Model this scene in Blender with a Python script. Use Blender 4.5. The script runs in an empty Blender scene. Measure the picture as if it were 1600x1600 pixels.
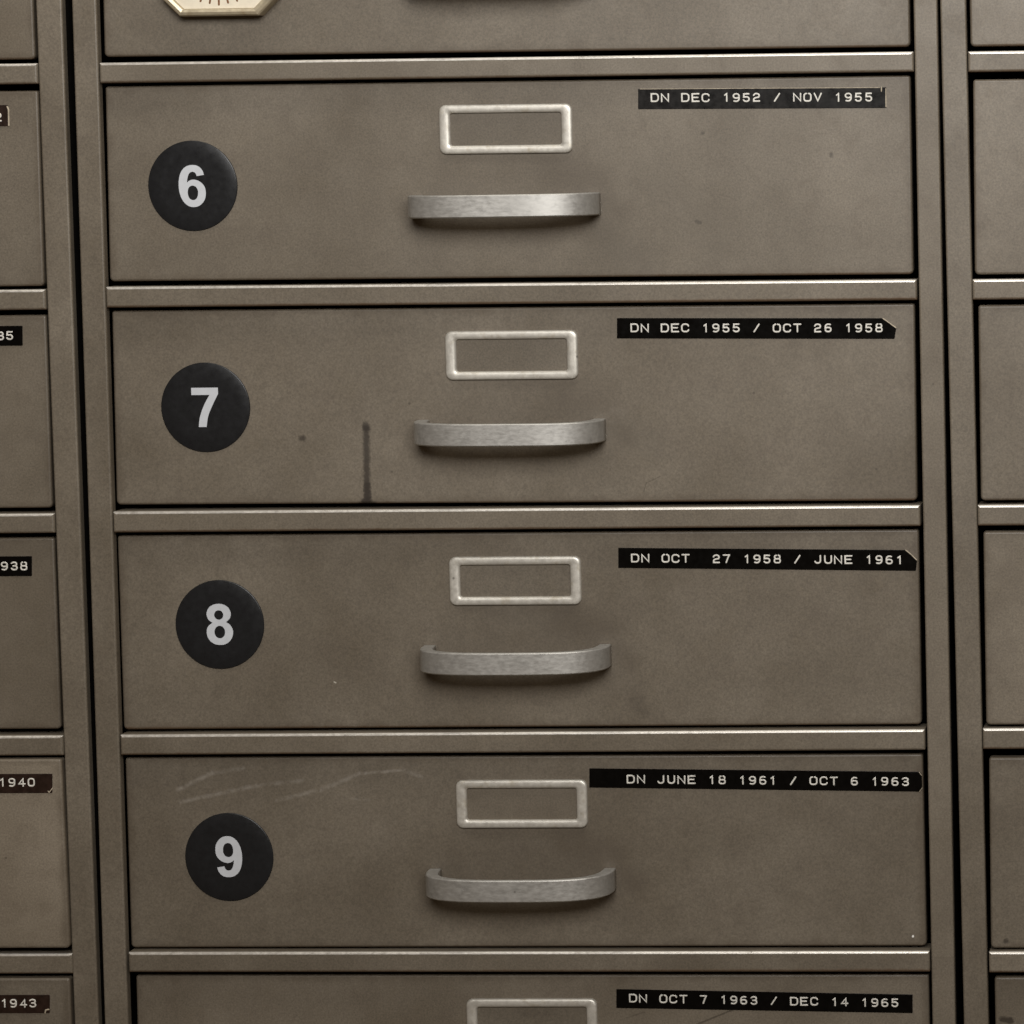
import bpy, bmesh, math, random
from mathutils import Matrix, Vector

random.seed(7)
MM = 0.001
scene = bpy.context.scene
C = scene.collection

# ------------------------------------------------------------------ camera
cam_data = bpy.data.cameras.new('camera')
cam = bpy.data.objects.new('camera', cam_data)
C.objects.link(cam)
right = Vector((0.9990731, 0.0411795, -0.0125404))
down = Vector((-0.0098006, -0.0660735, -0.9977666))
fwd = Vector((-0.0419161, 0.9969647, -0.0656087))
m = Matrix.Identity(4)
for i in range(3):
    m[i][0] = right[i]; m[i][1] = -down[i]; m[i][2] = -fwd[i]
m.translation = Vector((343.30, -1449.27, -39.51)) * MM
cam.matrix_world = m
cam_data.sensor_width = 36.0
cam_data.lens = 5169.59 * 36.0 / 1600.0
cam_data.shift_x = (800 - 1792.94) / 1600.0
cam_data.shift_y = (556.25 - 800) / 1600.0
cam_data.clip_start = 0.01
cam_data.clip_end = 50.0
scene.camera = cam

# ------------------------------------------------------------------ light
world = bpy.data.worlds.new('World')
scene.world = world
world.use_nodes = True
bg = world.node_tree.nodes['Background']
bg.inputs['Color'].default_value = (1.0, 0.70, 0.42, 1)
bg.inputs['Strength'].default_value = 0.095

def area(name, loc, target, sx, sy, power, col, spread=180):
    d = bpy.data.lights.new(name, 'AREA')
    d.shape = 'RECTANGLE'; d.size = sx; d.size_y = sy
    d.energy = power; d.color = col; d.spread = math.radians(spread)
    o = bpy.data.objects.new(name, d); C.objects.link(o)
    o.location = loc
    o.rotation_euler = (Vector(target) - Vector(loc)).to_track_quat('-Z', 'Y').to_euler()
    return o
# fluorescent ceiling fitting above the aisle, a little to the right
area('ceiling_lamp', (0.45, -1.55, 0.58), (0.25, 0, 0.25), 1.1, 0.62, 7.8, (1.0, 0.985, 0.965), 76)
# the fitting right above the cabinets
area('overhead_lamp', (0.10, -0.42, 1.35), (0.05, 0, -0.20), 1.4, 0.25, 10.0, (1.0, 0.95, 0.86))

scene.view_settings.view_transform = 'Standard'
scene.view_settings.look = 'None'
scene.view_settings.exposure = 0.0
scene.view_settings.gamma = 1.0
scene.view_settings.use_curve_mapping = False

# ------------------------------------------------------------------ materials
class NT:
    """small helper to write node trees"""
    def __init__(self, mat):
        mat.use_nodes = True
        self.t = mat.node_tree
        self.b = self.t.nodes['Principled BSDF']
    def n(self, typ, **kw):
        o = self.t.nodes.new(typ)
        for k, v in kw.items(): setattr(o, k, v)
        return o
    def l(self, a, b): self.t.links.new(a, b)
    def setin(self, sock, v):
        if hasattr(v, 'is_output') or isinstance(v, bpy.types.NodeSocket): self.l(v, sock)
        else: sock.default_value = v
    def math(self, op, a, b=0.0, c=None, clamp=False):
        o = self.n('ShaderNodeMath', operation=op, use_clamp=clamp)
        self.setin(o.inputs[0], a); self.setin(o.inputs[1], b)
        if c is not None: self.setin(o.inputs[2], c)
        return o.outputs[0]
    def vmath(self, op, a, b=(0, 0, 0), s=None):
        o = self.n('ShaderNodeVectorMath', operation=op)
        self.setin(o.inputs[0], a)
        if op != 'SCALE' and op != 'LENGTH': self.setin(o.inputs[1], b)
        if s is not None: self.setin(o.inputs['Scale'], s)
        return o.outputs['Value'] if op in ('DOT_PRODUCT', 'LENGTH', 'DISTANCE') else o.outputs['Vector']
    def noise(self, vec, scale, detail=2.0, rough=0.5, dist=0.0):
        o = self.n('ShaderNodeTexNoise')
        self.l(vec, o.inputs['Vector'])
        o.inputs['Scale'].default_value = scale; o.inputs['Detail'].default_value = detail
        o.inputs['Roughness'].default_value = rough; o.inputs['Distortion'].default_value = dist
        return o.outputs['Fac']
    def rng(self, v, a, b, c, d, smooth=False):
        o = self.n('ShaderNodeMapRange')
        if smooth: o.interpolation_type = 'SMOOTHSTEP'
        self.setin(o.inputs['Value'], v)
        for k, x in zip(('From Min', 'From Max', 'To Min', 'To Max'), (a, b, c, d)): self.setin(o.inputs[k], x)
        return o.outputs['Result']
    def mix(self, f, a, b, mode='MIX'):
        o = self.n('ShaderNodeMix', data_type='RGBA', blend_type=mode)
        self.setin(o.inputs[0], f); self.setin(o.inputs[6], a); self.setin(o.inputs[7], b)
        return o.outputs[2]
    def coords(self):
        tc = self.n('ShaderNodeTexCoord')
        raw = self.vmath('SCALE', tc.outputs['Object'], s=1000.0)      # millimetres
        oi = self.n('ShaderNodeObjectInfo')
        off = self.math('MULTIPLY', oi.outputs['Random'], 900.0)
        cb = self.n('ShaderNodeCombineXYZ')
        self.l(off, cb.inputs[0]); self.l(off, cb.inputs[1]); self.l(off, cb.inputs[2])
        return raw, self.vmath('ADD', raw, cb.outputs[0])

PAINT_A = (0.112, 0.0915, 0.066, 1)
PAINT_B = (0.170, 0.144, 0.110, 1)

def paint(name, marks=(), tone=1.0, foot=-43.4):
    """worn taupe enamel; marks are dark or light strokes: (x0, z0, x1, z1, radius, softness, colour, strength) in mm"""
    mat = bpy.data.materials.new(name); T = NT(mat)
    raw, p = T.coords()
    big = T.noise(p, 0.018, 4.0, 0.6)
    col = T.mix(T.rng(big, 0.3, 0.7, 0, 1), PAINT_A, PAINT_B)
    mid = T.noise(p, 0.07, 5.0, 0.65, 0.6)
    col = T.mix(T.rng(mid, 0.45, 0.72, 0, 0.42, True), col, (0.100, 0.079, 0.056, 1))
    grain = T.noise(p, 1.2, 2.0, 0.75)
    g = T.rng(grain, 0.25, 0.75, 0.72 * tone, 1.28 * tone)
    cb = T.n('ShaderNodeCombineColor'); T.l(g, cb.inputs[0]); T.l(g, cb.inputs[1]); T.l(g, cb.inputs[2])
    col = T.mix(1.0, col, cb.outputs[0], 'MULTIPLY')
    tint = T.noise(p, 0.8, 1.0)
    col = T.mix(T.rng(tint, 0.55, 0.75, 0, 0.25), col, (0.148, 0.120, 0.084, 1))
    # every sheet of steel has aged a little differently
    oi = T.n('ShaderNodeObjectInfo')
    tn = T.rng(T.math('FRACT', T.math('MULTIPLY', oi.outputs['Random'], 7.13)), 0, 1, 0.92, 1.07)
    cc = T.n('ShaderNodeCombineColor'); T.l(tn, cc.inputs[0]); T.l(tn, cc.inputs[1]); T.l(tn, cc.inputs[2])
    col = T.mix(1.0, col, cc.outputs[0], 'MULTIPLY')
    if foot:                                    # rust brown line along the lower edge
        sz = T.n('ShaderNodeSeparateXYZ'); T.l(raw, sz.inputs[0])
        zz = T.math('ADD', sz.outputs[2], T.math('MULTIPLY', T.math('SUBTRACT', T.noise(p, 0.25, 4.0, 0.7), 0.5), 1.6))
        if foot < -40:
            ax = T.math('SUBTRACT', 179.5, T.math('ABSOLUTE', sz.outputs[0])); az = T.math('SUBTRACT', 43.5, T.math('ABSOLUTE', sz.outputs[2]))
            e = T.math('ADD', T.math('MINIMUM', ax, az), T.math('MULTIPLY', T.math('SUBTRACT', T.noise(p, 0.10, 5.0, 0.7), 0.5), 9.0))
            col = T.mix(T.rng(e, -1.0, 4.5, 0.55, 0.0, True), col, (0.075, 0.056, 0.037, 1))
        col = T.mix(T.rng(zz, foot - 0.4, foot + 1.0, 0.75, 0.0, True), col, (0.085, 0.046, 0.022, 1))
    # sparse little specks
    vor = T.n('ShaderNodeTexVoronoi'); T.l(p, vor.inputs['Vector']); vor.inputs['Scale'].default_value = 0.042
    sp = T.rng(vor.outputs['Distance'], 0.014, 0.032, 0.6, 0, True)
    col = T.mix(sp, col, (0.05, 0.04, 0.03, 1))
    wob = T.noise(raw, 0.5, 3.0, 0.6)
    patchy = T.rng(T.noise(raw, 0.22, 4.0, 0.7), 0.38, 0.62, 0.05, 1.0)
    for (x0, z0, x1, z1, r, s, c, k) in marks:
        a = (x0, 0, z0); ba = Vector((x1 - x0, 0, z1 - z0)); L2 = max(ba.length_squared, 1e-6)
        flat = T.vmath('MULTIPLY', raw, (1, 0, 1))
        pa = T.vmath('SUBTRACT', flat, a)
        h = T.math('DIVIDE', T.vmath('DOT_PRODUCT', pa, tuple(ba)), L2, clamp=True)
        q = T.n('ShaderNodeVectorMath', operation='SCALE'); q.inputs[0].default_value = tuple(ba); T.l(h, q.inputs['Scale'])
        d = T.vmath('LENGTH', T.vmath('SUBTRACT', pa, q.outputs['Vector']))
        d = T.math('ADD', d, T.math('MULTIPLY', T.math('SUBTRACT', wob, 0.5), min(2.0 * r, 2.4)))
        f = T.rng(d, max(r - s, 0.0), r + s, k, 0.0, True)
        if c == PALE: f = T.math('MULTIPLY', f, patchy)
        col = T.mix(f, col, c)
    T.l(col, T.b.inputs['Base Color'])
    T.l(T.rng(mid, 0.3, 0.7, 0.40, 0.52), T.b.inputs['Roughness'])
    T.b.inputs['Specular IOR Level'].default_value = 0.5
    b1 = T.n('ShaderNodeBump'); b1.inputs['Strength'].default_value = 0.35; b1.inputs['Distance'].default_value = 0.00005
    T.l(T.noise(p, 0.9, 2.0), b1.inputs['Height'])
    b2 = T.n('ShaderNodeBump'); b2.inputs['Strength'].default_value = 0.6; b2.inputs['Distance'].default_value = 0.0013
    T.l(T.noise(p, 0.012, 1.0), b2.inputs['Height'])
    T.l(b1.outputs[0], b2.inputs['Normal'])
    T.l(b2.outputs[0], T.b.inputs['Normal'])
    return mat

def aluminium(name, base, metal=0.85, rough=0.42, streak=True, tarnish=None):
    mat = bpy.data.materials.new(name); T = NT(mat)
    raw, p = T.coords()
    st = T.vmath('MULTIPLY', p, (0.30, 0.5, 0.8) if streak else (0.5, 0.5, 0.5))
    a = T.noise(st, 1.0, 4.0, 0.65)
    col = T.mix(T.rng(a, 0.3, 0.7, 0, 1), tuple(c * 0.90 for c in base) + (1,), tuple(min(1, c * 1.12) for c in base) + (1,))
    blot = T.noise(p, 0.22, 4.0, 0.6)
    col = T.mix(T.rng(blot, 0.55, 0.75, 0, 0.55), col, (tarnish or tuple(c * 0.62 for c in base)) + (1,))
    pit = T.n('ShaderNodeTexVoronoi'); T.l(p, pit.inputs['Vector']); pit.inputs['Scale'].default_value = 0.09
    col = T.mix(T.rng(pit.outputs['Distance'], 0.03, 0.07, 0.6, 0, True), col, (0.08, 0.07, 0.06, 1))
    T.l(col, T.b.inputs['Base Color'])
    T.b.inputs['Metallic'].default_value = metal
    T.l(T.rng(a, 0.3, 0.7, rough - 0.07, rough + 0.08), T.b.inputs['Roughness'])
    b1 = T.n('ShaderNodeBump'); b1.inputs['Strength'].default_value = 0.4; b1.inputs['Distance'].default_value = 0.00004
    T.l(a, b1.inputs['Height']); T.l(b1.outputs[0], T.b.inputs['Normal'])
    return mat

def plastic(name, base, rough, spec=0.5, var=0.15, bump=0.0):
    mat = bpy.data.materials.new(name); T = NT(mat)
    raw, p = T.coords()
    a = T.noise(p, 0.35, 4.0, 0.6)
    col = T.mix(T.rng(a, 0.3, 0.7, 0, 1), tuple(c * (1 - var) for c in base) + (1,), tuple(min(1, c * (1 + var)) for c in base) + (1,))
    T.l(col, T.b.inputs['Base Color'])
    T.l(T.rng(a, 0.3, 0.7, rough * 0.85, rough * 1.15), T.b.inputs['Roughness'])
    T.b.inputs['Specular IOR Level'].default_value = spec
    if bump:
        b1 = T.n('ShaderNodeBump'); b1.inputs['Strength'].default_value = 0.5; b1.inputs['Distance'].default_value = bump
        T.l(T.noise(p, 0.16, 2.0), b1.inputs['Height']); T.l(b1.outputs[0], T.b.inputs['Normal'])
    return mat

DARK = (0.020, 0.014, 0.009, 1); PALE = (0.34, 0.31, 0.27, 1)
M = {}
M['paint'] = paint('taupe enamel')
M['rail_paint'] = paint('taupe enamel of the rails', foot=-4.2)
M['upright_paint'] = paint('taupe enamel of the uprights', foot=None)
M['sheen_paint'] = paint('taupe enamel lightened by painted sheen', tone=1.5)  # lighter tone stands in for light on a tilted drawer front
M['worn'] = aluminium('bright steel painting the edge highlight', (0.60, 0.57, 0.52), 0.55, 0.36, False, (0.30, 0.27, 0.23))  # bright steel puts the highlight of the rail tops into the colour
M['inside'] = plastic('painted gap shade of the carcass', (0.006, 0.005, 0.004), 0.8, 0.1)  # near-black colour paints the shade in the gaps, outer side panels included
M['alu'] = aluminium('dull cast aluminium', (0.44, 0.43, 0.405), 0.66, 0.45)
M['nickel'] = aluminium('tarnished nickel', (0.565, 0.54, 0.485), 0.5, 0.42, False, (0.36, 0.30, 0.20))
M['holder_back'] = paint('enamel seen inside the card holder', tone=0.90, foot=None)
M['tape'] = plastic('black embossing tape', (0.0022, 0.0020, 0.0018), 0.22, 0.16, 0.3, 0.00006)
M['brown_tape'] = plastic('browned embossing tape', (0.018, 0.009, 0.006), 0.35, 0.35, 0.4, 0.00006)
M['sheen_tape'] = plastic('embossing tape with painted reflection', (0.0055, 0.0048, 0.0042), 0.30, 0.22, 0.8, 0.00012)  # greyer base colour paints a glossy reflection on the tape
M['backing'] = plastic('yellowed tape backing', (0.42, 0.36, 0.27), 0.6, 0.3, 0.25)
M['ink'] = plastic('white embossed lettering', (0.66, 0.64, 0.58), 0.5, 0.4, 0.12)
M['badge'] = plastic('matt black badge', (0.0115, 0.0120, 0.0132), 0.30, 0.36, 0.10, 0.00008)
M['badge_white'] = plastic('badge numeral', (0.53, 0.55, 0.58), 0.5, 0.3, 0.04)
M['cream'] = plastic('cream dial card', (0.68, 0.615, 0.49), 0.55, 0.3, 0.05)
M['brass'] = aluminium('pale worn brass', (0.52, 0.45, 0.32), 0.45, 0.35, False, (0.35, 0.25, 0.13))
M['brown'] = plastic('brown printing', (0.16, 0.075, 0.03), 0.6, 0.3)

# ------------------------------------------------------------------ mesh helpers (all measures in mm)
def link(name, bm, mats, parent=None, loc=(0, 0, 0)):
    bmesh.ops.recalc_face_normals(bm, faces=bm.faces)
    me = bpy.data.meshes.new(name)
    for v in bm.verts: v.co = (v.co - Vector(loc)) * MM
    bm.to_mesh(me); bm.free()
    for x in (mats if isinstance(mats, (list, tuple)) else [mats]): me.materials.append(x)
    o = bpy.data.objects.new(name, me); C.objects.link(o)
    place(o, loc, parent)
    return o

WORLD = {}                                   # world position (mm) of every object's origin
def place(o, loc, parent=None):
    WORLD[o.name] = Vector(loc)
    if parent:
        o.parent = parent
        o.location = (Vector(loc) - WORLD[parent.name]) * MM
    else: o.location = Vector(loc) * MM

def empty(name, loc):
    o = bpy.data.objects.new(name, None); C.objects.link(o); o.empty_display_size = 0.05
    place(o, loc); return o

def dup(src, parent, loc):
    o = src.copy(); C.objects.link(o); place(o, loc, parent); return o

def bridge(bm, a, b, smooth=True, mi=0):
    n = len(a)
    for i in range(n):
        f = bm.faces.new((a[i], a[(i + 1) % n], b[(i + 1) % n], b[i])); f.smooth = smooth; f.material_index = mi

def rounded(corners, r, seg=4):
    """outline of an x-z polygon with its corners rounded"""
    out = []; n = len(corners)
    rr = r if isinstance(r, (list, tuple)) else [r] * n
    for i in range(n):
        p = Vector(corners[i]); a = Vector(corners[i - 1]); b = Vector(corners[(i + 1) % n])
        if rr[i] <= 1e-6: out.append(p); continue
        u = (a - p).normalized(); v = (b - p).normalized()
        half = math.acos(max(-1, min(1, u.dot(v)))) / 2
        t = rr[i] / math.tan(half)
        c = p + (u + v).normalized() * (rr[i] / math.sin(half))
        s = p + u * t; e = p + v * t
        a0 = math.atan2((s - c).y, (s - c).x); a1 = math.atan2((e - c).y, (e - c).x)
        d = (a1 - a0 + math.pi) % (2 * math.pi) - math.pi
        for k in range(seg + 1):
            w = a0 + d * k / seg
            out.append(c + Vector((math.cos(w), math.sin(w))) * rr[i])
    return out

def inset(poly, d):
    n = len(poly); out = []
    area2 = sum(poly[i].x * poly[(i + 1) % n].y - poly[(i + 1) % n].x * poly[i].y for i in range(n))
    sg = 1 if area2 > 0 else -1
    for i in range(n):
        e1 = (poly[i] - poly[i - 1]); e2 = (poly[(i + 1) % n] - poly[i])
        e1 = e1.normalized() if e1.length > 1e-9 else e2.normalized()
        e2 = e2.normalized() if e2.length > 1e-9 else e1
        n1 = Vector((-e1.y, e1.x)) * sg; n2 = Vector((-e2.y, e2.x)) * sg
        mm = (n1 + n2); mm = mm / max(mm.length_squared, 0.5) * 2 if mm.length > 1e-6 else n1
        mm = mm * 1.0
        k = mm.normalized() * (d / max(0.5, mm.normalized().dot(n1)))
        out.append(poly[i] + k)
    return out

def ring(bm, poly, y):
    return [bm.verts.new((p.x, y, p.y)) for p in poly]

def plate(corners, y0, y1, cr=1.0, bev=1.0, seg=5, bm=None, mi=0, edge=None):
    """solid sheet: front at y0 with rounded edge, back at y1"""
    bm = bm or bmesh.new()
    sharp = [Vector(c) for c in corners]
    cl = list(cr) if isinstance(cr, (list, tuple)) else [cr] * len(sharp)
    def shrunk(d): return rounded(inset(sharp, d), [max(c - d, 0.05) for c in cl])
    prev = back = ring(bm, shrunk(0), y1)
    for k in range(seg + 1):
        w = k / seg * math.pi / 2
        r = ring(bm, shrunk(bev * (1 - math.cos(w))), y0 + bev * (1 - math.sin(w)))
        bridge(bm, prev, r, smooth=(k > 0), mi=mi); prev = r
    f = bm.faces.new(prev); f.material_index = mi
    f = bm.faces.new(back); f.material_index = mi
    if edge is not None:                        # the rounded upper edge gets a material of its own
        ztop = max(c[1] for c in corners)
        bm.normal_update()
        for f in bm.faces:
            c = f.calc_center_median()
            if len(f.verts) == 4 and abs(f.normal.z) > 0.08 and abs(f.normal.y) > 0.05 and c.z > ztop - bev * 1.2 - 1.0: f.material_index = edge
    return bm

def box(bm, x0, x1, y0, y1, z0, z1, dx0=0.0, dx1=0.0, mi=0):
    """box whose top may be shifted sideways (dx at top) for a leaning panel"""
    v = [bm.verts.new(c) for c in ((x0, y0, z0), (x1, y0, z0), (x1, y1, z0), (x0, y1, z0),
                                   (x0 + dx0, y0, z1), (x1 + dx1, y0, z1), (x1 + dx1, y1, z1), (x0 + dx0, y1, z1))]
    for q in ((0, 1, 2, 3), (4, 7, 6, 5), (0, 4, 5, 1), (1, 5, 6, 2), (2, 6, 7, 3), (3, 7, 4, 0)):
        f = bm.faces.new([v[i] for i in q]); f.material_index = mi
    return bm

# ------------------------------------------------------------------ lettering
def arc(cx, cz, rx, rz, a0, a1, n=7):
    return [(cx + rx * math.cos(math.radians(a0 + (a1 - a0) * i / n)), cz + rz * math.sin(math.radians(a0 + (a1 - a0) * i / n))) for i in range(n + 1)]

def rrect(x0, z0, x1, z1, r):
    return (arc(x1 - r, z1 - r, r, r, 90, 0, 4) + arc(x1 - r, z0 + r, r, r, 0, -90, 4) +
            arc(x0 + r, z0 + r, r, r, -90, -180, 4) + arc(x0 + r, z1 - r, r, r, 180, 90, 4))
# single-stroke capitals of a hand embossing tool; glyph box is 0.86 wide, 1 high
W_ = 0.86
GLYPH = {
    'D': [[(0, 0), (0, 1), (.5, 1)] + arc(.5, .64, .36, .36, 90, 0, 5) + arc(.5, .36, .36, .36, 0, -90, 5) + [(0, 0)]],
    'N': [[(0, 0), (0, 1), (W_, 0), (W_, 1)]],
    'E': [[(W_, 1), (0.02, 1), (0.02, 0), (W_, 0)], [(0.02, .52), (.72, .52)]],
    'C': [arc(.54, .68, .32, .32, 15, 90, 5) + arc(.34, .66, .34, .34, 90, 180, 5) + arc(.34, .34, .34, .34, 180, 270, 5) + arc(.54, .32, .32, .32, 270, 345, 5)],
    'O': [rrect(0, 0, W_, 1, .30) + [(.30, 1)]],
    'V': [[(0, 1), (.43, 0), (W_, 1)]],
    'T': [[(0, 1), (W_, 1)], [(.43, 1), (.43, 0)]],
    'J': [[(.74, 1), (.74, .32)] + arc(.42, .32, .32, .32, 0, -90, 5) + arc(.34, .30, .30, .30, -90, -165, 4)],
    'U': [[(0.02, 1), (0.02, .34)] + arc(.36, .34, .34, .34, 180, 270, 5) + arc(.50, .34, .34, .34, 270, 360, 5) + [(.84, 1)]],
    '/': [[(.10, 0), (.74, 1)]],
    '0': [rrect(.06, 0, .80, 1, .30) + [(.36, 1)]],
    '1': [[(.26, .80), (.50, 1), (.50, 0)]],
    '2': [arc(.40, .68, .34, .32, 165, 90, 4) + arc(.48, .72, .30, .28, 90, -20, 6) + [(.70, .52), (.36, .46)] + arc(.36, .22, .28, .22, 100, 180, 4) + [(.08, 0), (.80, 0)]],
    '3': [[(.08, .88)] + arc(.40, .75, .32, .25, 110, 90, 2) + arc(.48, .76, .28, .24, 90, -90, 6) + [(.30, .52)], [(.48, .52)] + arc(.48, .26, .32, .26, 90, -90, 6) + arc(.38, .28, .32, .28, -90, -155, 3)],
    '4': [[(.60, 0), (.60, 1), (.04, .30), (.84, .30)]],
    '5': [[(.76, 1), (.14, 1), (.10, .56), (.46, .60)] + arc(.46, .30, .32, .30, 90, -90, 7) + arc(.38, .28, .32, .28, -90, -160, 3)],
    '6': [[(.72, .95)] + arc(.46, .62, .38, .38, 75, 170, 5) + [(.08, .30)] + arc(.38, .28, .30, .28, 185, 270, 4) + arc(.50, .28, .30, .28, 270, 450, 7) + [(.30, .56)] + arc(.38, .28, .30, .28, 110, 178, 3)],
    '7': [[(.06, 1), (.80, 1), (.62, .62), (.40, 0)]],
    '8': [rrect(.10, .52, .76, 1, .20) + [(.30, 1)], rrect(.06, 0, .80, .52, .22) + [(.28, .52)]],
    '9': [[(.14, .05)] + arc(.40, .38, .38, .38, -105, -10, 5) + [(.78, .70)] + arc(.48, .72, .30, .28, 5, 90, 4) + arc(.36, .72, .30, .28, 90, 270, 7) + [(.56, .44)] + arc(.48, .72, .30, .28, -70, -5, 3)],
}

def stroke(bm, pts, y, rad, rise, mi):
    """raised half-round bead along a path in the x-z plane, rounded ends"""
    P = [Vector(p) for p in pts]
    Q = [P[0]]
    for p in P[1:]:
        if (p - Q[-1]).length > 0.02: Q.append(p)
    P = Q; n = len(P); rings = []
    prof = [(-1.0, 0.0), (-.8, .7), (-.3, 1.0), (.3, 1.0), (.8, .7), (1.0, 0.0)]
    def rg(c, nv, s):
        return [bm.verts.new((c.x + nv.x * a * rad * s, y - h * rise * (0.55 + .45 * s), c.y + nv.y * a * rad * s)) for a, h in prof]
    for i in range(n):
        d1 = (P[i] - P[i - 1]).normalized() if i else (P[1] - P[0]).normalized()
        d2 = (P[i + 1] - P[i]).normalized() if i < n - 1 else d1
        t = d1 + d2
        if t.length < 1e-4: t = d1
        t.normalize()
        nv = Vector((-t.y, t.x)); k = 1 / max(0.62, abs(nv.dot(Vector((-d1.y, d1.x)))))
        if i == 0:
            rings.append(rg(P[i] - t * rad * .9, nv, 0.35)); rings.append(rg(P[i] - t * rad * .45, nv, 0.85))
        rings.append(rg(P[i], nv * k, 1.0))
        if i == n - 1:
            rings.append(rg(P[i] + t * rad * .45, nv, 0.85)); rings.append(rg(P[i] + t * rad * .9, nv, 0.35))
    for a, b in zip(rings, rings[1:]):
        for j in range(len(prof) - 1):
            f = bm.faces.new((a[j], a[j + 1], b[j + 1], b[j])); f.smooth = True; f.material_index = mi
    for e in (rings[0], rings[-1]):
        f = bm.faces.new(e); f.material_index = mi

def write(bm, text, xs, xe, z0, z1, y, h=3.30, w=3.0, rad=0.36, mi=1):
    """embossed text from x = xs to xe, baseline falling from z0 to z1"""
    adv = (xe - xs - w - 2 * rad) / max(1, len(text) - 1)
    rnd = random.Random(text)
    for i, ch in enumerate(text):
        if ch == ' ': continue
        bx = xs + rad + adv * i + rnd.uniform(-.08, .08); bz = z0 + rad + (z1 - z0) * i / max(1, len(text) - 1) + rnd.uniform(-.07, .07)
        for k, path in enumerate(GLYPH[ch]):
            stroke(bm, [(bx + p[0] * w / W_, bz + p[1] * h) for p in path], y + 0.03 * k, rad, 0.22, mi)

def smooth_outline(pts, corners=()):
    """closed Catmull-Rom through pts; indices in corners stay sharp"""
    out = []; n = len(pts); P = [Vector(p) for p in pts]
    for i in range(n):
        p0, p1, p2, p3 = P[i - 1], P[i], P[(i + 1) % n], P[(i + 2) % n]
        m1 = Vector((0, 0)) if False else (p2 - p0) / 2
        m2 = (p3 - p1) / 2
        if i in corners: m1 = p2 - p1
        if (i + 1) % n in corners: m2 = p2 - p1
        for k in range(5):
            t = k / 5; t2 = t * t; t3 = t2 * t
            out.append((2 * t3 - 3 * t2 + 1) * p1 + (t3 - 2 * t2 + t) * m1 + (-2 * t3 + 3 * t2) * p2 + (t3 - t2) * m2)
    return out

SIX = [(992, 637), (880, 655), (862, 612), (835, 592), (805, 588), (770, 603), (748, 637), (732, 690), (722, 752), (765, 722), (820, 708),
       (890, 722), (955, 765), (1000, 830), (1013, 915), (1000, 1000), (958, 1070), (895, 1118), (815, 1132), (740, 1115), (672, 1060),
       (625, 980), (600, 890), (592, 800), (598, 710), (620, 620), (665, 545), (730, 498), (808, 483), (880, 492), (935, 525), (972, 575)]
SIX_H = [(812, 800), (862, 822), (888, 870), (892, 915), (884, 967), (858, 1008), (815, 1024), (770, 1010), (742, 970), (731, 915), (738, 855), (765, 815)]
EIGHT = [(800, 467), (880, 480), (950, 525), (985, 590), (990, 640), (970, 700), (912, 755), (970, 795), (1010, 860), (1018, 920), (1000, 1000),
         (950, 1065), (880, 1105), (810, 1112), (730, 1100), (660, 1055), (617, 990), (603, 920), (612, 850), (650, 797), (698, 765), (637, 715),
         (610, 645), (615, 590), (650, 525), (715, 482)]
SEVEN = [(0, 0), (112, 0), (112, 26), (88, 72), (68, 118), (60, 163), (27, 163), (33, 122), (52, 72), (76, 30), (0, 30)]

def numeral(ch):
    """closed outlines (mm, centred on the badge) of a bold grotesque numeral"""
    s = 0.02876
    def rel(pts, cx=808, cz=805): return [((x - cx) * s, -(z - cz) * s) for x, z in pts]
    if ch == '6': return [smooth_outline(rel(SIX), (0, 1, 8)), smooth_outline(rel(SIX_H))]
    if ch == '9': return [[-p - Vector((0.2, -0.2)) for p in o] for o in numeral('6')]
    if ch == '7':
        pts = [((x - 57) * 3.75 * s, -(z - 82) * 3.75 * s) for x, z in SEVEN]
        return [smooth_outline(pts, (0, 1, 2, 5, 6, 9, 10))]
    e = lambda cx, cz, a, b: rel([(cx + a * math.cos(t * math.pi / 12), cz + b * math.sin(t * math.pi / 12)) for t in range(24)], 808, 800)
    return [smooth_outline(rel(EIGHT, 808, 795), (6, 20))] + [[Vector((q[0], q[1] - 0.13)) for q in o] for o in (e(800, 643, 72, 74), e(809, 911, 84, 99))]

def fill(bm, outlines, y, cx, cz, mi, thick=0.12):
    """flat filled shape with holes, raised by its thickness"""
    cu = bpy.data.curves.new('outline', 'CURVE'); cu.dimensions = '2D'; cu.fill_mode = 'BOTH'; cu.extrude = thick / 2
    for o in outlines:
        sp = cu.splines.new('POLY'); sp.points.add(len(o) - 1); sp.use_cyclic_u = True
        for q, p in zip(sp.points, o): q.co = (p.x, p.y, 0, 1)
    ob = bpy.data.objects.new('outline', cu)
    me = bpy.data.meshes.new_from_object(ob)
    vs = [bm.verts.new((v.co.x + cx, y - v.co.z, v.co.y + cz)) for v in me.vertices]
    for p in me.polygons:
        try: f = bm.faces.new([vs[i] for i in p.vertices]); f.material_index = mi
        except ValueError: pass
    bpy.data.objects.remove(ob); bpy.data.curves.remove(cu); bpy.data.meshes.remove(me)

# ------------------------------------------------------------------ fittings
FACE = 4.3                                     # drawer faces sit this far behind the uprights

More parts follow.
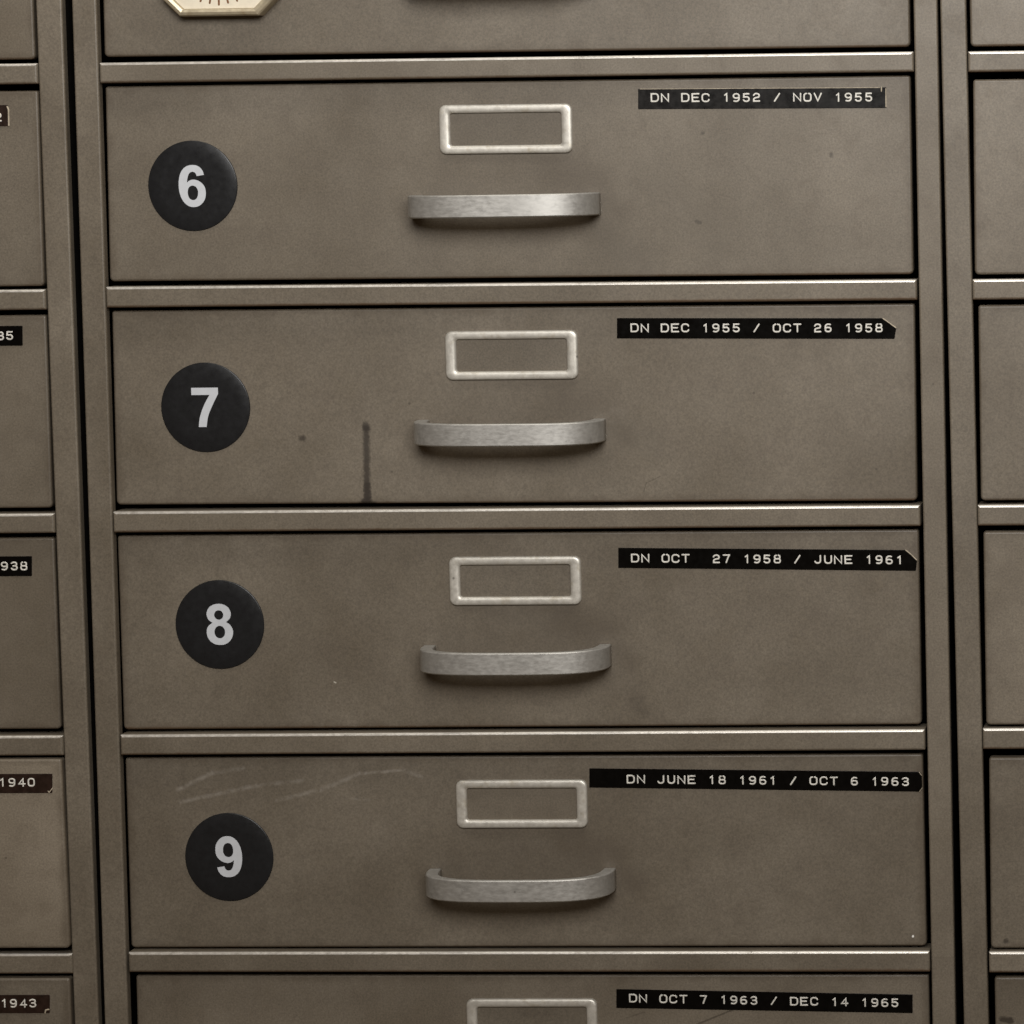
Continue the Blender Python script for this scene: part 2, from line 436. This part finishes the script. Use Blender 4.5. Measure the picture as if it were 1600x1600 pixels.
def handle_mesh(bend=0.0):
    bm = bmesh.new(); N = 40; H = 10.0
    out = []; inn = []
    def sup(a, b, n, t):
        c, s = math.cos(t), math.sin(t)
        return (a * math.copysign(abs(c) ** (2 / n), c), -b * abs(s) ** (2 / n))
    for i in range(N + 1):
        t = math.pi * i / N
        out.append(Vector(sup(42.2, 25.5, 3.1, t))); inn.append(Vector(sup(36.8, 23.0, 3.1, t)))
    poly = out + inn[::-1]
    e = 0.55
    ip = inset(poly, e)
    def rg(pl, z): return [bm.verts.new((p.x, p.y, z)) for p in pl]
    top_in = rg(ip, 0.0); top = rg(poly, -e); bot = rg(poly, -H + e); bot_in = rg(ip, -H)
    mid = rg(inset(poly, e * .29), -e * .29); bridge(bm, rg(ip, 0.0), mid); bridge(bm, mid, top); bridge(bm, rg(poly, -e), rg(poly, -H + e)); bridge(bm, bot, bot_in)
    n = len(poly)
    for r in (top_in, bot_in):
        for i in range(N): bm.faces.new((r[i], r[i + 1], r[n - 2 - i], r[n - 1 - i]))
    return bm

def holder_mesh():
    bm = bmesh.new(); w, h = 59.2, 21.7
    O = rounded([(-w / 2, 0), (w / 2, 0), (w / 2, -h), (-w / 2, -h)], 3.0, 6)
    iw, ih = 49.6, 14.3
    I = rounded([(-iw / 2, -3.7), (iw / 2, -3.7), (iw / 2, -3.7 - ih), (-iw / 2, -3.7 - ih)], 1.1, 6)
    prev = None
    for t, y in ((0, 0.05), (0.0, -0.9), (0.03, -1.25), (0.09, -1.5), (0.18, -1.66), (0.32, -1.74), (0.5, -1.76), (0.68, -1.74), (0.82, -1.6), (0.92, -1.35), (0.98, -1.0), (1.0, -0.6), (1.0, 0.05)):
        r = ring(bm, [a.lerp(b, t) for a, b in zip(O, I)], y)
        if prev: bridge(bm, prev, r)
        prev = r
    f = bm.faces.new(ring(bm, I, -0.12)); f.material_index = 1          # backing sheet
    return bm

handle_src = holder_src = None
def add_handle(dr, x, z):
    global handle_src
    loc = (x, FACE + 0.02, z)
    if handle_src is None:
        handle_src = link('handle', handle_mesh(), M['alu'], dr, loc=(0, 0, 0))
        place(handle_src, loc, dr); return handle_src
    return dup(handle_src, dr, loc)

def add_holder(dr, x, z):
    global holder_src
    loc = (x, FACE, z)
    if holder_src is None:
        holder_src = link('card_holder', holder_mesh(), [M['nickel'], M['holder_back']], dr, loc=(0, 0, 0))
        place(holder_src, loc, dr); return holder_src
    return dup(holder_src, dr, loc)

def mid_tape(dr, corners, cr, text, xs, xe, z0, z1, mat='tape', torn=()):
    a, b = fore(xs, z0), fore(xe, z1)
    return add_tape(dr, [fore(*c) for c in corners], cr, text, a[0], b[0], a[1], b[1], mat, None, [[t[0]] + [fore(*q) for q in t[1:]] for t in torn])

def add_tape(dr, corners, cr, text, xs, xe, z0, z1, mat='tape', label=None, torn=()):
    bm = plate(corners, FACE - 0.30, FACE + 0.02, cr, 0.12, 2)
    for t in torn: stroke(bm, t[1:], FACE - 0.22, t[0], 0.14, 2)      # pale backing showing at a torn or cut edge
    write(bm, text, xs, xe, z0, z1, FACE - 0.30)
    cx = sum(c[0] for c in corners) / len(corners); cz = sum(c[1] for c in corners) / len(corners)
    o = link('label_tape', bm, [M[mat], M['ink'], M['backing']], dr, loc=(cx, FACE, cz))
    if label: o['label'] = label
    return o

def add_badge(dr, ch, x, z):
    bm = bmesh.new(); R = 20.1; seg = 96
    poly = [Vector((x + R * math.cos(2 * math.pi * i / seg), z + R * math.sin(2 * math.pi * i / seg))) for i in range(seg)]
    prev = back = ring(bm, poly, FACE + 0.01)
    for d, y in ((0, -0.25), (0.12, -0.42), (0.4, -0.52), (6, -0.60), (13, -0.64)):
        r = ring(bm, [Vector((x, z)) + (p - Vector((x, z))) * ((R - d) / R) for p in poly], FACE + y); bridge(bm, prev, r); prev = r
    bm.faces.new(prev); bm.faces.new(back)
    fill(bm, numeral(ch), FACE - 0.64, x, z, 1)
    o = link('number_badge', bm, [M['badge'], M['badge_white']], dr, loc=(x, FACE, z))
    o['label'] = 'round black badge with a white numeral ' + ch
    return o

def add_drawer(cab, corners, mat, name='drawer', label=None):
    """painted front with rounded edges and the tray behind it; corners TL, TR, BR, BL"""
    bm = plate(corners, FACE, FACE + 5, [1.2, 1.2, 2.0, 2.0], 1.1, 6)
    (x0, z1), (x1, _), (_, z0), _ = corners
    box(bm, x0 + 1.2, x1 - 1.2, FACE + 5.2, 380, z0 + 1.2, z1 - 1.2, mi=1)
    cx = sum(c[0] for c in corners) / 4; cz = sum(c[1] for c in corners) / 4
    o = link(name, bm, [mat, M['inside']], cab, loc=(cx, FACE, cz))
    if label: o['label'] = label
    return o

# ------------------------------------------------------------------ cabinets
Z_TOP, Z_BOT = 217.0, -615.0
def cabinet(name, label, xl, xr, xli, xri, lean, rails):
    """xl, xr outer faces and xli, xri inner edges of the uprights at z = -200; lean = sideways mm per mm of height"""
    g = empty(name, ((xl + xr) / 2, 200, Z_BOT))
    g['label'] = label; g['category'] = 'filing cabinet'; g['group'] = 'steel drawer cabinets standing side by side'
    sx = lambda x, z, k: x + (z + 200) * k
    for (a, b, ka, kb) in ((xl, xli, lean[0], lean[1]), (xri, xr, lean[2], lean[3])):
        cs = [(sx(a, Z_TOP, ka), Z_TOP), (sx(b, Z_TOP, kb), Z_TOP), (sx(b, Z_BOT, kb), Z_BOT), (sx(a, Z_BOT, ka), Z_BOT)]
        link('upright', plate(cs, 0, 4.5, 0.3, 0.9, 5), M['upright_paint'], g, loc=((a + b) / 2, 0, -200))
    for s, x in ((1, xl), (-1, xr)):
        k = lean[0] if s == 1 else lean[3]
        bm = bmesh.new()
        xa, xb = (x + 0.3, x + 1.6) if s == 1 else (x - 1.6, x - 0.3)
        box(bm, sx(xa, Z_BOT, k), sx(xb, Z_BOT, k), 4.7, 400, Z_BOT, Z_TOP, (Z_TOP - Z_BOT) * k, (Z_TOP - Z_BOT) * k)
        link('side_panel', bm, M['inside'], g, loc=(x, 200, -200))
    bm = box(bmesh.new(), xl - 2, xr + 2, 400.3, 402, Z_BOT, Z_TOP); link('back_panel', bm, M['inside'], g, loc=((xl + xr) / 2, 401, -200))
    bm = box(bmesh.new(), xl + 8, xr - 8, 16.4, 399.5, Z_TOP - 3, Z_TOP - 1); link('top_panel', bm, M['paint'], g, loc=((xl + xr) / 2, 200, Z_TOP))
    bm = box(bmesh.new(), xl + 8, xr - 8, 16.4, 399.5, Z_BOT + 1, Z_BOT + 3); link('bottom_panel', bm, M['inside'], g, loc=((xl + xr) / 2, 200, Z_BOT))
    for (x0, x1, zl, zr, zlb, zrb) in rails:
        link('rail', plate([(x0, zl), (x1, zr), (x1, zrb), (x0, zlb)], -0.8, 14, 0.4, 1.15, 6, edge=1), [M['rail_paint'], M['worn']], g, loc=((x0 + x1) / 2, 0, (zl + zlb) / 2))  # upper edge in bright steel as a painted highlight
    return g

# --- middle cabinet
mid_rails = [(-179.7, 181.3, 200.0, 200.0, 190.8, 190.8), (-180.0, 181.4, 100.0, 100.0, 90.8, 90.8),
             (-180.15, 181.48, -0.27, -0.23, -9.3, -9.05), (-180.6, 181.17, -99.5, -100.1, -108.82, -109.22),
             (-180.7, 180.95, -199.9, -199.9, -209.39, -209.27), (-180.8, 181.37, -300.5, -299.9, -309.8, -309.2),
             (-180.35, 181.85, -399.4, -399.7, -408.6, -409.17), (-180.3, 182.0, -500.2, -500.2, -509.4, -509.4), (-180.3, 182.0, -600.2, -600.2, -609.4, -609.4)]
midc = cabinet('filing_cabinet', 'grey brown steel cabinet in the middle whose drawers carry round badges 6 to 9', -192.1, 192.5, -181.25, 182.15,
               (0.0016, 0.0020, -0.0015, -0.0015), mid_rails)

S = 1.0
marks6 = [(87.3, -34.7, 86.6, -34.9, .7, .5, DARK, .45), (143.8, -44.4, 143.8, -45.6, .7, .5, DARK, .55), (83.2, -73.6, 85.2, -74.2, .7, .5, DARK, .55),
          (42, -80, 60, -92, 7, 7, (0.10, .085, .065, 1), .28), (66, -55, 92, -84, 10, 9, (0.10, .085, .065, 1), .16)]
marks7 = [(-66.65, -162.8, -66.6, -163.9, 1.7, .8, DARK, .7), (-66.7, -164, -67.1, -195, 1.45, .9, DARK, .80), (-67.0, -190, -67.2, -196.5, 1.7, .6, DARK, .6), (-68.2, -196.6, -66.2, -196.6, 1.4, .7, DARK, .8), (-70.0, -198.6, -64.6, -198.4, 1.7, .9, DARK, .85),
          (-95.9, -168.2, -95.4, -168.3, 1.3, .9, DARK, .72), (64.6, -186.7, 58.5, -189.5, .18, .18, DARK, .4), (58.5, -189.5, 57.2, -193.5, .18, .18, DARK, .4),
          (46, -166, 60, -172, 7, 6, (0.10, .085, .065, 1), .25), (30, -171, 44, -160, 5, 5, PALE, .12)]
marks8 = [(-84.4, -278.0, -83.7, -278.4, .35, .2, (0.5, .47, .4, 1), .85), (52, -287, 54, -292, 3, 3, DARK, .25), (-12, -250, 20, -251, 5, 5, (0.10, .085, .065, 1), .2)]
marks9 = [(173.97, -394.2, 173.97, -394.3, .50, .2, (0.85, .84, .8, 1), 1.0),
          (-157, -326.5, -141, -318.8, .7, .9, PALE, 0.47), (-141, -318.8, -127, -317, .7, .9, PALE, 0.34),
          (-156, -332, -121, -324.8, .7, .9, PALE, 0.42), (-121, -324.8, -100, -322.5, .7, .9, PALE, 0.30),
          (-112, -331.5, -92, -326.8, .7, .9, PALE, 0.38), (-92, -326.8, -74, -319.6, .7, .9, PALE, 0.42), (-74, -319.6, -54, -318.0, .5, .6, PALE, .50), (-54, -318, -46, -321, .7, .9, PALE, 0.30),
          (-78, -331, -70, -331.5, .5, .6, PALE, .25)]
marks10 = [(76, -434.0, 92, -427.5, .35, .35, DARK, .6), (44, -431, 52, -428.5, .3, .3, DARK, .35)]
SHADE_GRIME = (0.066, 0.050, 0.034, 1)  # shade around handles and under holders painted in, along with hand grime
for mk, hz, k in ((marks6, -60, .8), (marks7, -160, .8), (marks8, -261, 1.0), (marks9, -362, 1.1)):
    mk += [(-38, hz - 15, 42, hz - 15, 9, 9, SHADE_GRIME, .20 * k), (-24, hz + 16, 26, hz + 15.5, 2.5, 2.5, SHADE_GRIME, .26 * k), (-34, hz + 1, 36, hz + 4, 12, 12, SHADE_GRIME, .27 * k), (20, hz + 9, 40, hz + 5, 6, 6, SHADE_GRIME, .36 * k), (-46, hz - 6, -44, hz - 12, 4, 4, SHADE_GRIME, .34 * k),
           (46, hz - 5, 50, hz - 9, 4, 4, SHADE_GRIME, .36 * k)]
def local(marks, corners):
    cx = sum(c[0] for c in corners) / 4; cz = sum(c[1] for c in corners) / 4
    return [(a - cx, b - cz, c - cx, d - cz, r, s, col, k) for (a, b, c, d, r, s, col, k) in marks]

MID = {
    4: dict(c=[(-178.5, 189.3), (179.5, 189.3), (179.5, 102.0), (-178.8, 102.0)]),
    5: dict(c=[(-178.3, 89.2), (179.7, 89.0), (179.68, 1.96), (-179.08, 2.34)]),
    6: dict(c=[(-179.15, -10.67), (179.47, -10.55), (179.37, -97.97), (-180.0, -97.3)], marks=marks6),
    7: dict(c=[(-179.5, -110.35), (179.59, -110.8), (179.34, -198.3), (-180.3, -197.3)], marks=marks7),
    8: dict(c=[(-180.4, -211.07), (179.69, -211.0), (179.63, -298.35), (-180.4, -298.9)], marks=marks8),
    9: dict(c=[(-180.2, -311.5), (179.8, -311.5), (180.21, -398.3), (-180.3, -398.3)], marks=marks9),
    10: dict(c=[(-178.56, -410.7), (180.85, -411.1), (181.0, -498.6), (-179.2, -498.6)], marks=marks10),
    11: dict(c=[(-179.0, -511.2), (180.4, -511.2), (180.4, -598.6), (-179.0, -598.6)]),
}
def fore(x, z):
    """a drawer that stands proud fills its opening a little differently"""
    k = (3.0 - FACE) / 1449.0
    return (x + (343.0 - x) * k if x > -340 else x, z + (-39.5 - z) * k)
DR = {}
for n, d in MID.items():
    d['c'] = [fore(*q) for q in d['c']]
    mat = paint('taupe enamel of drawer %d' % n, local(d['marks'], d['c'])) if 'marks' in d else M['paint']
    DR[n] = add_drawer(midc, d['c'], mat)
for n, t in {5: 'drawer under the cream dial', 6: 'drawer with the numeral 6 badge', 7: 'drawer with the numeral 7 badge and a dark drip',
             8: 'drawer with the numeral 8 badge', 9: 'scratched drawer with the numeral 9 badge', 10: 'drawer cut off by the bottom of the picture'}.items(): DR[n]['label'] = t

HOLD = {4: (-.3, 179.0), 5: (-.2, 78.8), 6: (-0.05, -20.9), 7: (0.0, -121.0), 8: (-0.9, -221.75), 9: (-0.5, -322.3), 10: (1.65, -421.7), 11: (.3, -521.5)}
PULL = {4: (-.8, 139.5), 5: (-.9, 39.6), 6: (-0.9, -60.35), 7: (-0.9, -160.4), 8: (-0.75, -261.35), 9: (-1.0, -362.4), 10: (0.2, -461.5), 11: (-.6, -561.5)}
for n in MID:
    h = add_holder(DR[n], *fore(*HOLD[n])); a = add_handle(DR[n], *fore(*PULL[n]))
    a.rotation_euler = (0, math.radians({6: -0.25, 7: 0.1}.get(n, 0)), 0)

mid_tape(DR[6], [(59.08, -14.94), (168.96, -15.68), (168.8, -24.71), (58.88, -23.82)], [.2, .2, .2, .2], 'DN DEC 1952 / NOV 1955', 64.62, 162.9, -20.9, -21.9, 'sheen_tape',
         torn=[(.22, (168.7, -16.2), (168.6, -24.2)), (.3, (166.8, -15.6), (166.7, -17.3)), (.14, (60, -15.0), (166, -15.75))])
mid_tape(DR[7], [(47.35, -115.93), (165.9, -117.2), (171.47, -121.45), (170.53, -126.4), (47.14, -124.96)], [.2, .2, .2, .4, .2], 'DN DEC 1955 / OCT 26 1958', 53.2, 165.61, -122.4, -123.5, torn=[(.25, (165.6, -117.3), (168, -119.0), (171.3, -121.5))])
mid_tape(DR[8], [(45.55, -218.28), (174.15, -220.2), (178.91, -224.69), (178.26, -229.54), (45.34, -227.27)], [.2, .2, .2, .4, .2], 'DN OCT  27 1958 / JUNE 1961', 51.13, 172.9, -225.0, -226.6, torn=[(.25, (174.0, -220.3), (176.4, -222.3), (178.7, -224.7))])
mid_tape(DR[9], [(30.2, -317.35), (179.3, -319.6), (179.4, -328.53), (30.0, -326.03)], [.2, 1.6, 1.6, .2], 'DN JUNE 18 1961 / OCT 6 1963', 46.97, 173.74, -324.3, -326.0, torn=[(.16, (178.2, -319.8), (179.3, -321.2)), (.16, (179.4, -326.8), (178.2, -328.5))])
mid_tape(DR[10], [(40.05, -417.56), (173.54, -420.24), (173.4, -428.67), (39.85, -426.13)], [.2, .2, .2, .2], 'DN OCT 7 1963 / DEC 14 1965', 45.7, 167.41, -423.7, -426.0)
add_badge(DR[6], '6', *fore(-141.0, -55.2))
add_badge(DR[7], '7', *fore(-138.35, -153.9))
add_badge(DR[8], '8', *fore(-135.0, -251.5))
add_badge(DR[9], '9', *fore(-134.0, -356.9))

# --- cabinet on the left: the photo shows only its right edge
lk = (-0.0024, -0.0034, -0.0034, -0.0024)
left_rails = [(-567.5, x, z - .2, z, z2 - .2, z2) for x, z, z2 in ((-208.6, 200, 190.8), (-208.3, 100, 90.8), (-207.95, -0.1, -9.22), (-207.85, -100.3, -109.4), (-207.3, -200.5, -209.34),
              (-206.85, -300.7, -309.8), (-206.0, -399.9, -409.2), (-205.8, -500, -509.2), (-205.4, -600, -609.2))]
leftc = cabinet('filing_cabinet', 'grey brown steel cabinet cut off by the left edge of the picture', -580.0, -195.75, -569.0, -207.1, lk, left_rails)
LOUT = {6: 0.6, 9: -1.6, 10: -1.2}
LEFT = {4: (-210.6, 189.0, 102, -210.5), 5: (-210.5, 89, 1.75, -210.2), 6: (-209.45, -12.1, -99.0, -209.7), 7: (-209.3, -111.9, -198.4, -209.4), 8: (-209.1, -211.8, -298.4, -208.9),
        9: (-209.4, -312.1, -398.4, -208.3), 10: (-209.0, -412.2, -498.3, -208.7), 11: (-208.0, -511, -598, -208.0)}
LTEXT = {6: ('2', -226.05, -25.7, -223.0, -18.32, -27.68, 'brown_tape'), 7: ('35', -224.01, -123.0, -220.0, -116.61, -125.48, 'tape'), 8: ('938', -221.28, -226.5, -219.4, -220.07, -229.02, 'tape'),
         9: ('1940', -221.38, -324.6, -213.5, -318.67, -327.41, 'brown_tape'), 10: ('1943', -224.19, -425.6, -218.2, -419.7, -428.08, 'brown_tape')}
for n, (xt, zt, zb, xb) in LEFT.items():
    c = [(-567.0, zt), (xt, zt), (xb, zb), (-567.0, zb)]
    FACE = LOUT.get(n, 3.4)
    c = [fore(x, z) for x, z in c]
    d = add_drawer(leftc, c, M['sheen_paint'] if n == 9 else M['paint'])
    add_holder(d, -388, zt - 10.2); add_handle(d, -388.5, zt - 49.8)
    if n in LTEXT:
        tx, xe, z, xr, z1, z0, mt = LTEXT[n]
        q = fore(xr, z0)
        torn = {6: [(.36, (q[0] - .4, q[1] + 8.6), (q[0] + .1, q[1] + 7.2), (q[0], q[1] + .3))],
                9: [(.22, (q[0] - 2.2, q[1] + .9), (q[0] - 1.7, q[1] + .2), (q[0] - .1, q[1] + 2.2))],
                10: [(.35, (q[0] - 2.4, q[1] + .1), (q[0] - 2.0, q[1] + 1.5), (q[0] - .6, q[1] + 1.7))]}.get(n, ())
        xs = xe - 3.5 - 4.5 * (len(tx) - 1)
        cs = [(-345, fore(0, z1)[1])] + [fore(*q) for q in ((xr, z1), (xr - .3, z0))] + [(-345, fore(0, z0)[1])]
        (xs, z), (xe, _) = fore(xs, z), fore(xe, z)
        add_tape(d, cs, [.2, .3, .3, .2], tx, xs, xe, z, z, mt, 'label tape ending in the figures ' + tx, torn)
        d['label'] = 'drawer whose label tape ends in ' + tx

# --- cabinet on the right: the photo shows only its left edge
rk = (-0.0067, -0.0063, -0.004, -0.004)
right_rails = [(x, 566.0, z, z, z2, z2) for x, z, z2 in ((204.2, 200, 190.8), (204.9, 100, 90.8), (205.4, -0.5, -9.6), (205.7, -100.3, -109.4), (206.4, -200.0, -209.3), (207.1, -299.6, -309.0),
               (208.3, -400.1, -409.6), (208.9, -500, -509.2), (209.6, -600, -609.2))]
rightc = cabinet('filing_cabinet', 'grey brown steel cabinet cut off by the right edge of the picture', 195.0, 580.0, 206.15, 568.0, rk, right_rails)
RIGHT = {4: (205.9, 189.0, 102, 206.0), 5: (206.1, 89, 1.6, 206.3), 6: (207.3, -12.8, -98.4, 206.7), 7: (207.9, -111.9, -198.4, 207.65), 8: (208.6, -212.1, -298.5, 208.5), 9: (209.5, -313.1, -399.2, 208.95),
         10: (210.4, -412.2, -498.3, 210.5), 11: (211.0, -512, -598, 211)}
dot = lambda x, z, r, k: (x - .1, z, x + .1, z, r, .5, DARK, k)
RM = {9: [dot(215.8, -397.1 + 1.2, 1.1, .7)], 10: [(213.5, -431.5, 217.5, -432, 1.3, .6, DARK, .8)]}
for n, (xt, zt, zb, xb) in RIGHT.items():
    c = [(xt, zt), (566.0, zt), (566.0, zb), (xb, zb)]
    FACE = {6: 0.8, 8: 1.5}.get(n, 2.0)
    mat = paint('taupe enamel of right drawer %d' % n, local(RM[n], c)) if n in RM else M['paint']
    d = add_drawer(rightc, c, mat)
    add_holder(d, 388, zt - 10.2); add_handle(d, 387.5, zt - 49.8)

FACE = 4.3
# ------------------------------------------------------------------ cream dial on the drawer above the badges
def gauge(cx, cz):
    g = empty('dial_gauge', (cx, FACE, cz - 26))
    g['label'] = 'cream octagonal dial with brown rays, fixed to the drawer above the numeral 6'; g['category'] = 'dial'
    w = 26.2; cut = 8.6
    oc = lambda w, c: [Vector((cx + a, cz + b)) for a, b in ((-w + c, -w), (w - c, -w), (w, -w + c), (w, w - c), (w - c, w), (-w + c, w), (-w, w - c), (-w, -w + c))]
    bm = bmesh.new(); prev = back = ring(bm, oc(w, cut), FACE + 0.02)
    for ww, cc, y in ((w, cut, -1.0), (w, cut, -7.2), (w - .5, cut - .2, -8.2), (w - 1.6, cut - .6, -8.8), (w - 2.7, cut - 1.0, -8.5), (w - 3.1, cut - 1.2, -7.0)):
        r = ring(bm, oc(ww, cc), FACE + y); bridge(bm, prev, r, smooth=False); prev = r
    bm.faces.new(back); bm.faces.new(prev)
    link('case', bm, M['brass'], g, loc=(cx, FACE, cz))
    face = link('dial_face', plate(oc(w - 3.15, cut - 1.2), FACE - 7.25, FACE - 6.95, 0.0, 0.05, 1), M['cream'], g, loc=(cx, FACE - 7, cz))
    bm = bmesh.new()
    for i in range(32):
        a = 2 * math.pi * i / 32 - math.pi / 2
        r0, r1 = (17.2, 21.4) if i % 2 == 0 else (18.2, 21.0)
        stroke(bm, [(cx + r0 * math.cos(a), cz + r0 * math.sin(a)), (cx + r1 * math.cos(a), cz + r1 * math.sin(a))], FACE - 7.24, 0.46, 0.08, 0)
    link('tick_mark', bm, M['brown'], face, loc=(cx, FACE - 7.2, cz))
    return g
gauge(-124.9, 45.8)
